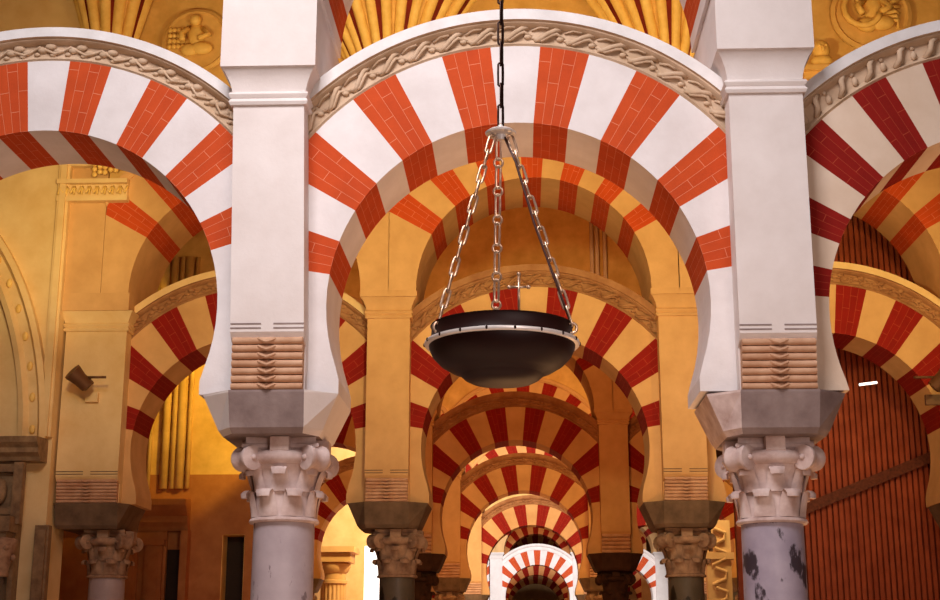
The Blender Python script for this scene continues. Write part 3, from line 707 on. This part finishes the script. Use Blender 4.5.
tag(link('light_tube', bm, M['tube'], smooth=True), 'short glowing tube under the yellow hooded arch at the right', 'lamp')

# ------------------------------------------------------------------ left aisle far end, yellow lit wall, fluted column and window
bm = bmesh.new(); box(bm, -14, -3.95, 35.2, 35.5, 0, 9.9); box(bm, -3.95, -3.1, 35.2, 35.5, 4.3, 9.9); struct(link('wall_aisle_far', bm, M['yellow']))
bm = bmesh.new(); box(bm, -3.95, -3.35, 35.25, 35.3, 0, 4.3); struct(link('window_1', bm, M['day']))
def fluted(x, Y, r, zt, label, mat):
    t = thing('fluted_column', label, 'column', (x, Y, 0))
    bm = bmesh.new(); N = 72
    rg = lambda z, k=1: [((r*k-.05*r*(1-abs(math.cos(9*u)))*1.6)*math.cos(u), (r*k-.05*r*(1-abs(math.cos(9*u)))*1.6)*math.sin(u), z) for u in [2*PI*i/N for i in range(N)]]
    loft(bm, [rg(.2, 1.05), rg(zt)]); link('shaft', bm, mat, t)
    bm = bmesh.new(); lathe(bm, [(r, zt), (r*1.12, zt+.02), (r*1.12, zt+.08), (r, zt+.1), (r, zt+.25), (r*1.15, zt+.28), (r*1.35, zt+.40), (r*1.35, zt+.46), (r*1.2, zt+.5)], 32); auto(link('capital', bm, mat, t), 40)
    bm = bmesh.new(); box(bm, -r*1.5, r*1.5, -r*1.5, r*1.5, zt+.5, zt+.72); box(bm, -r*1.8, r*1.8, -r*1.8, r*1.8, zt+.72, zt+.85); link('abacus', bm, mat, t)
    bm = bmesh.new(); box(bm, -r*1.5, r*1.5, -r*1.5, r*1.5, 0, .2); link('base', bm, mat, t)
fluted(-4.45, 33.2, .30, 3.25, 'pale fluted column in the yellow lit left aisle far behind', M['cream'])
t = thing('carved_pillar', 'pale carved pillar in the gap between the right violet column and the second row', 'pillar', (3.55, 25.6, 0))
bm = bmesh.new(); box(bm, -.22, .22, -.1, .1, 0, 4.0); link('body', bm, M['pale'], t)
bm = bmesh.new(); box(bm, -.27, .27, -.16, .1, 3.3, 3.42); [tube(bm, [(-.12, -.11, 2.5+.35*k), (.10, -.14, 2.6+.35*k), (.12, -.13, 2.72+.35*k), (-.08, -.14, 2.8+.35*k)], .035, 8) for k in range(4)]; link('ornament', bm, M['pale'], t)
spot('aisle_lamp_far_left', (-2.6, 31.5, 5.4), (-4.6, 35, 4.2), 500, (1, .75, .3), 110, .5)
area('aisle_wash_right', (3.6, 24.1, 6.0), (3.6, 29.8, 4.4), 2, .4, 120, (1, .62, .18))

# ------------------------------------------------------------------ hanging lamp
LX, LY, LZ = -.087, 6.6, 3.07      # rim strip centre
lamp = thing('hanging_lamp', 'dark bronze bowl lamp with pale rim hanging on three chains in the centre', 'lamp', (LX, LY, LZ))
bm = bmesh.new(); Rr = .362
lathe(bm, [(.0, -.195), (.10, -.194), (.15, -.185), (.18, -.17), (.20, -.152), (.205, -.145), (.25, -.128), (.30, -.098), (.338, -.058), (.355, -.02), (.358, .0), (.348, .02), (.343, .082), (.350, .092), (.335, .092), (.32, .0), (.27, -.06), (.15, -.12), (0, -.14)], 72, caps=False)
bmesh.ops.remove_doubles(bm, verts=bm.verts, dist=1e-5)
auto(link('bowl', bm, M['bowl'], lamp), 60)
bm = bmesh.new(); lathe(bm, [(.35, -.006), (.372, -.008), (.380, .0), (.377, .012), (.346, .014)], 72, caps=False); rim = auto(link('rim_strip', bm, M['steel'], lamp), 60)
for k in range(18):
    a = 2*PI*k/18; bm = bmesh.new(); ball(bm, (.379*math.cos(a), .379*math.sin(a), .004), .006, 1, 1, 1.6, 8); link('rivet', bm, M['iron'], rim)
bm = bmesh.new(); lathe(bm, [(.28, -.01), (.29, .0), (.0, .0)], 32, caps=False); link('glass_insert', bm, M['retable'], lamp)
bm = bmesh.new()
tube(bm, [(.085, -.33, .09), (.085, -.33, .26)], .006, 8); tube(bm, [(.045, -.33, .205), (.125, -.33, .205)], .006, 8)
for p in ((.085, -.33, .268), (.04, -.33, .205), (.13, -.33, .205)): ball(bm, p, .010)
link('cross', bm, M['chain'], lamp, smooth=True)
ZT = 4.165-LZ    # canopy disc
bm = bmesh.new(); lathe(bm, [(0, ZT-.03), (.02, ZT-.03), (.03, ZT-.008), (.076, ZT), (.080, ZT+.008), (.06, ZT+.022), (.02, ZT+.03), (.012, ZT+.05), (0, ZT+.05)], 32, caps=False)
auto(link('canopy_disc', bm, M['steel'], lamp), 50)
def chain_link(bm, c, d, L, W, r, flip):
    d = d.normalized(); s = d.cross(Vector((0, 1, 0))).normalized()
    if flip: s = d.cross(s).normalized()
    pts = []
    for k in range(16):
        a = 2*PI*k/16; x = math.cos(a); y = math.sin(a)
        pts.append(c+s*x*W/2+d*(y*W/2+(L-W)/2*(1 if y > 0 else -1)*(1 if abs(y) > .05 else 0)))
    fr = [(p, None) for p in pts]
    n = s.cross(d).normalized(); seg = 6; R = []
    for i, p in enumerate(pts):
        t = (pts[(i+1) % 16]-pts[i-1]).normalized(); q = t.cross(n)
        R.append([bm.verts.new(p+(q*math.cos(2*PI*k/seg)+n*math.sin(2*PI*k/seg))*r) for k in range(seg)])
    for i in range(16):
        a, b = R[i], R[(i+1) % 16]
        for k in range(seg): bm.faces.new((a[k], a[(k+1) % seg], b[(k+1) % seg], b[k]))
def chain(par, A, B, L, W, r, mat, name='chain', alt=None, ff=0):
    A, B = Vector(A), Vector(B); D = B-A; n = max(1, round(D.length/(L-2*r*1.2))); st = D.length/n
    holder = bpy.data.objects.new(name, None); COL.objects.link(holder); holder.parent = par
    for i in range(n):
        bm = bmesh.new(); c = A+D*((i+.5)/n)
        if alt and i % 2 == 1: chain_link(bm, c, D, alt*1.0, alt*.95, r, False)
        else: chain_link(bm, c, D, st*1.0+2.6*r if not alt else (2*st-alt)+2.6*r, W, r, (i+ff) % 2 == 1 and not alt)
        link('chain_link', bm, mat, holder, smooth=True)
for (px, py, nm) in ((-.302, -.145, 'l'), (-.036, .325, 'm'), (.338, -.1, 'r')):
    A = (px*.14, py*.14, ZT-.02); B = (px, py, .08)
    if nm == 'm': chain(lamp, (-.01, .02, ZT-.03), (px, py, .10), .085, .022, .0062, M['chain'], alt=.045)
    else: chain(lamp, A, B, .10, .030, .0062, M['chain'])
    bm = bmesh.new(); chain_link(bm, Vector(B)+Vector((0, 0, -.02)), Vector((0, 0, 1)), .05, .046, .007, False); link('chain_ring', bm, M['chain'], lamp, smooth=True)
bm = bmesh.new(); tube(bm, [(.02, -.01, ZT-.02), (.075, -.03, ZT-.16), (.165, -.055, .60), (.25, -.08, .34), (.328, -.105, .10)], .0065, 8)
link('cable', bm, M['cable'], lamp, smooth=True)
chain(lamp, (0, 0, ZT+.04), (.012, .0, 7.2-LZ), .13, .026, .0055, M['iron'])
bm = bmesh.new(); tube(bm, [(.010, -.008, ZT+.05), (.016, -.006, 3.0), (.016, 0, 7.2-LZ)], .006, 6); link('supply_wire', bm, M['iron'], lamp, smooth=True)
bm = bmesh.new(); tube(bm, [(LX, LY, 7.22), (LX, LY+2.1, 7.5)], .02, 8)
tag(link('suspension_bar', bm, M['iron'], smooth=True), 'iron bar from the nearest row that carries the lamp chain', 'bar')

# gilded shafts on the third row wall, seen through the second row's upper arch
for k, x in enumerate((1.22, 1.31, 1.44)):
    bm = bmesh.new(); tube(bm, [(x, 22.38, 7.3), (x, 22.38, 8.9)], .035, 8)
    tag(link('gilded_shaft', bm, M['pale'], smooth=True), ('leftmost', 'middle', 'rightmost')[k]+' of three thin gilded shafts on the ochre wall right of the lamp chains', 'shaft', 'gilded shafts right of the lamp')
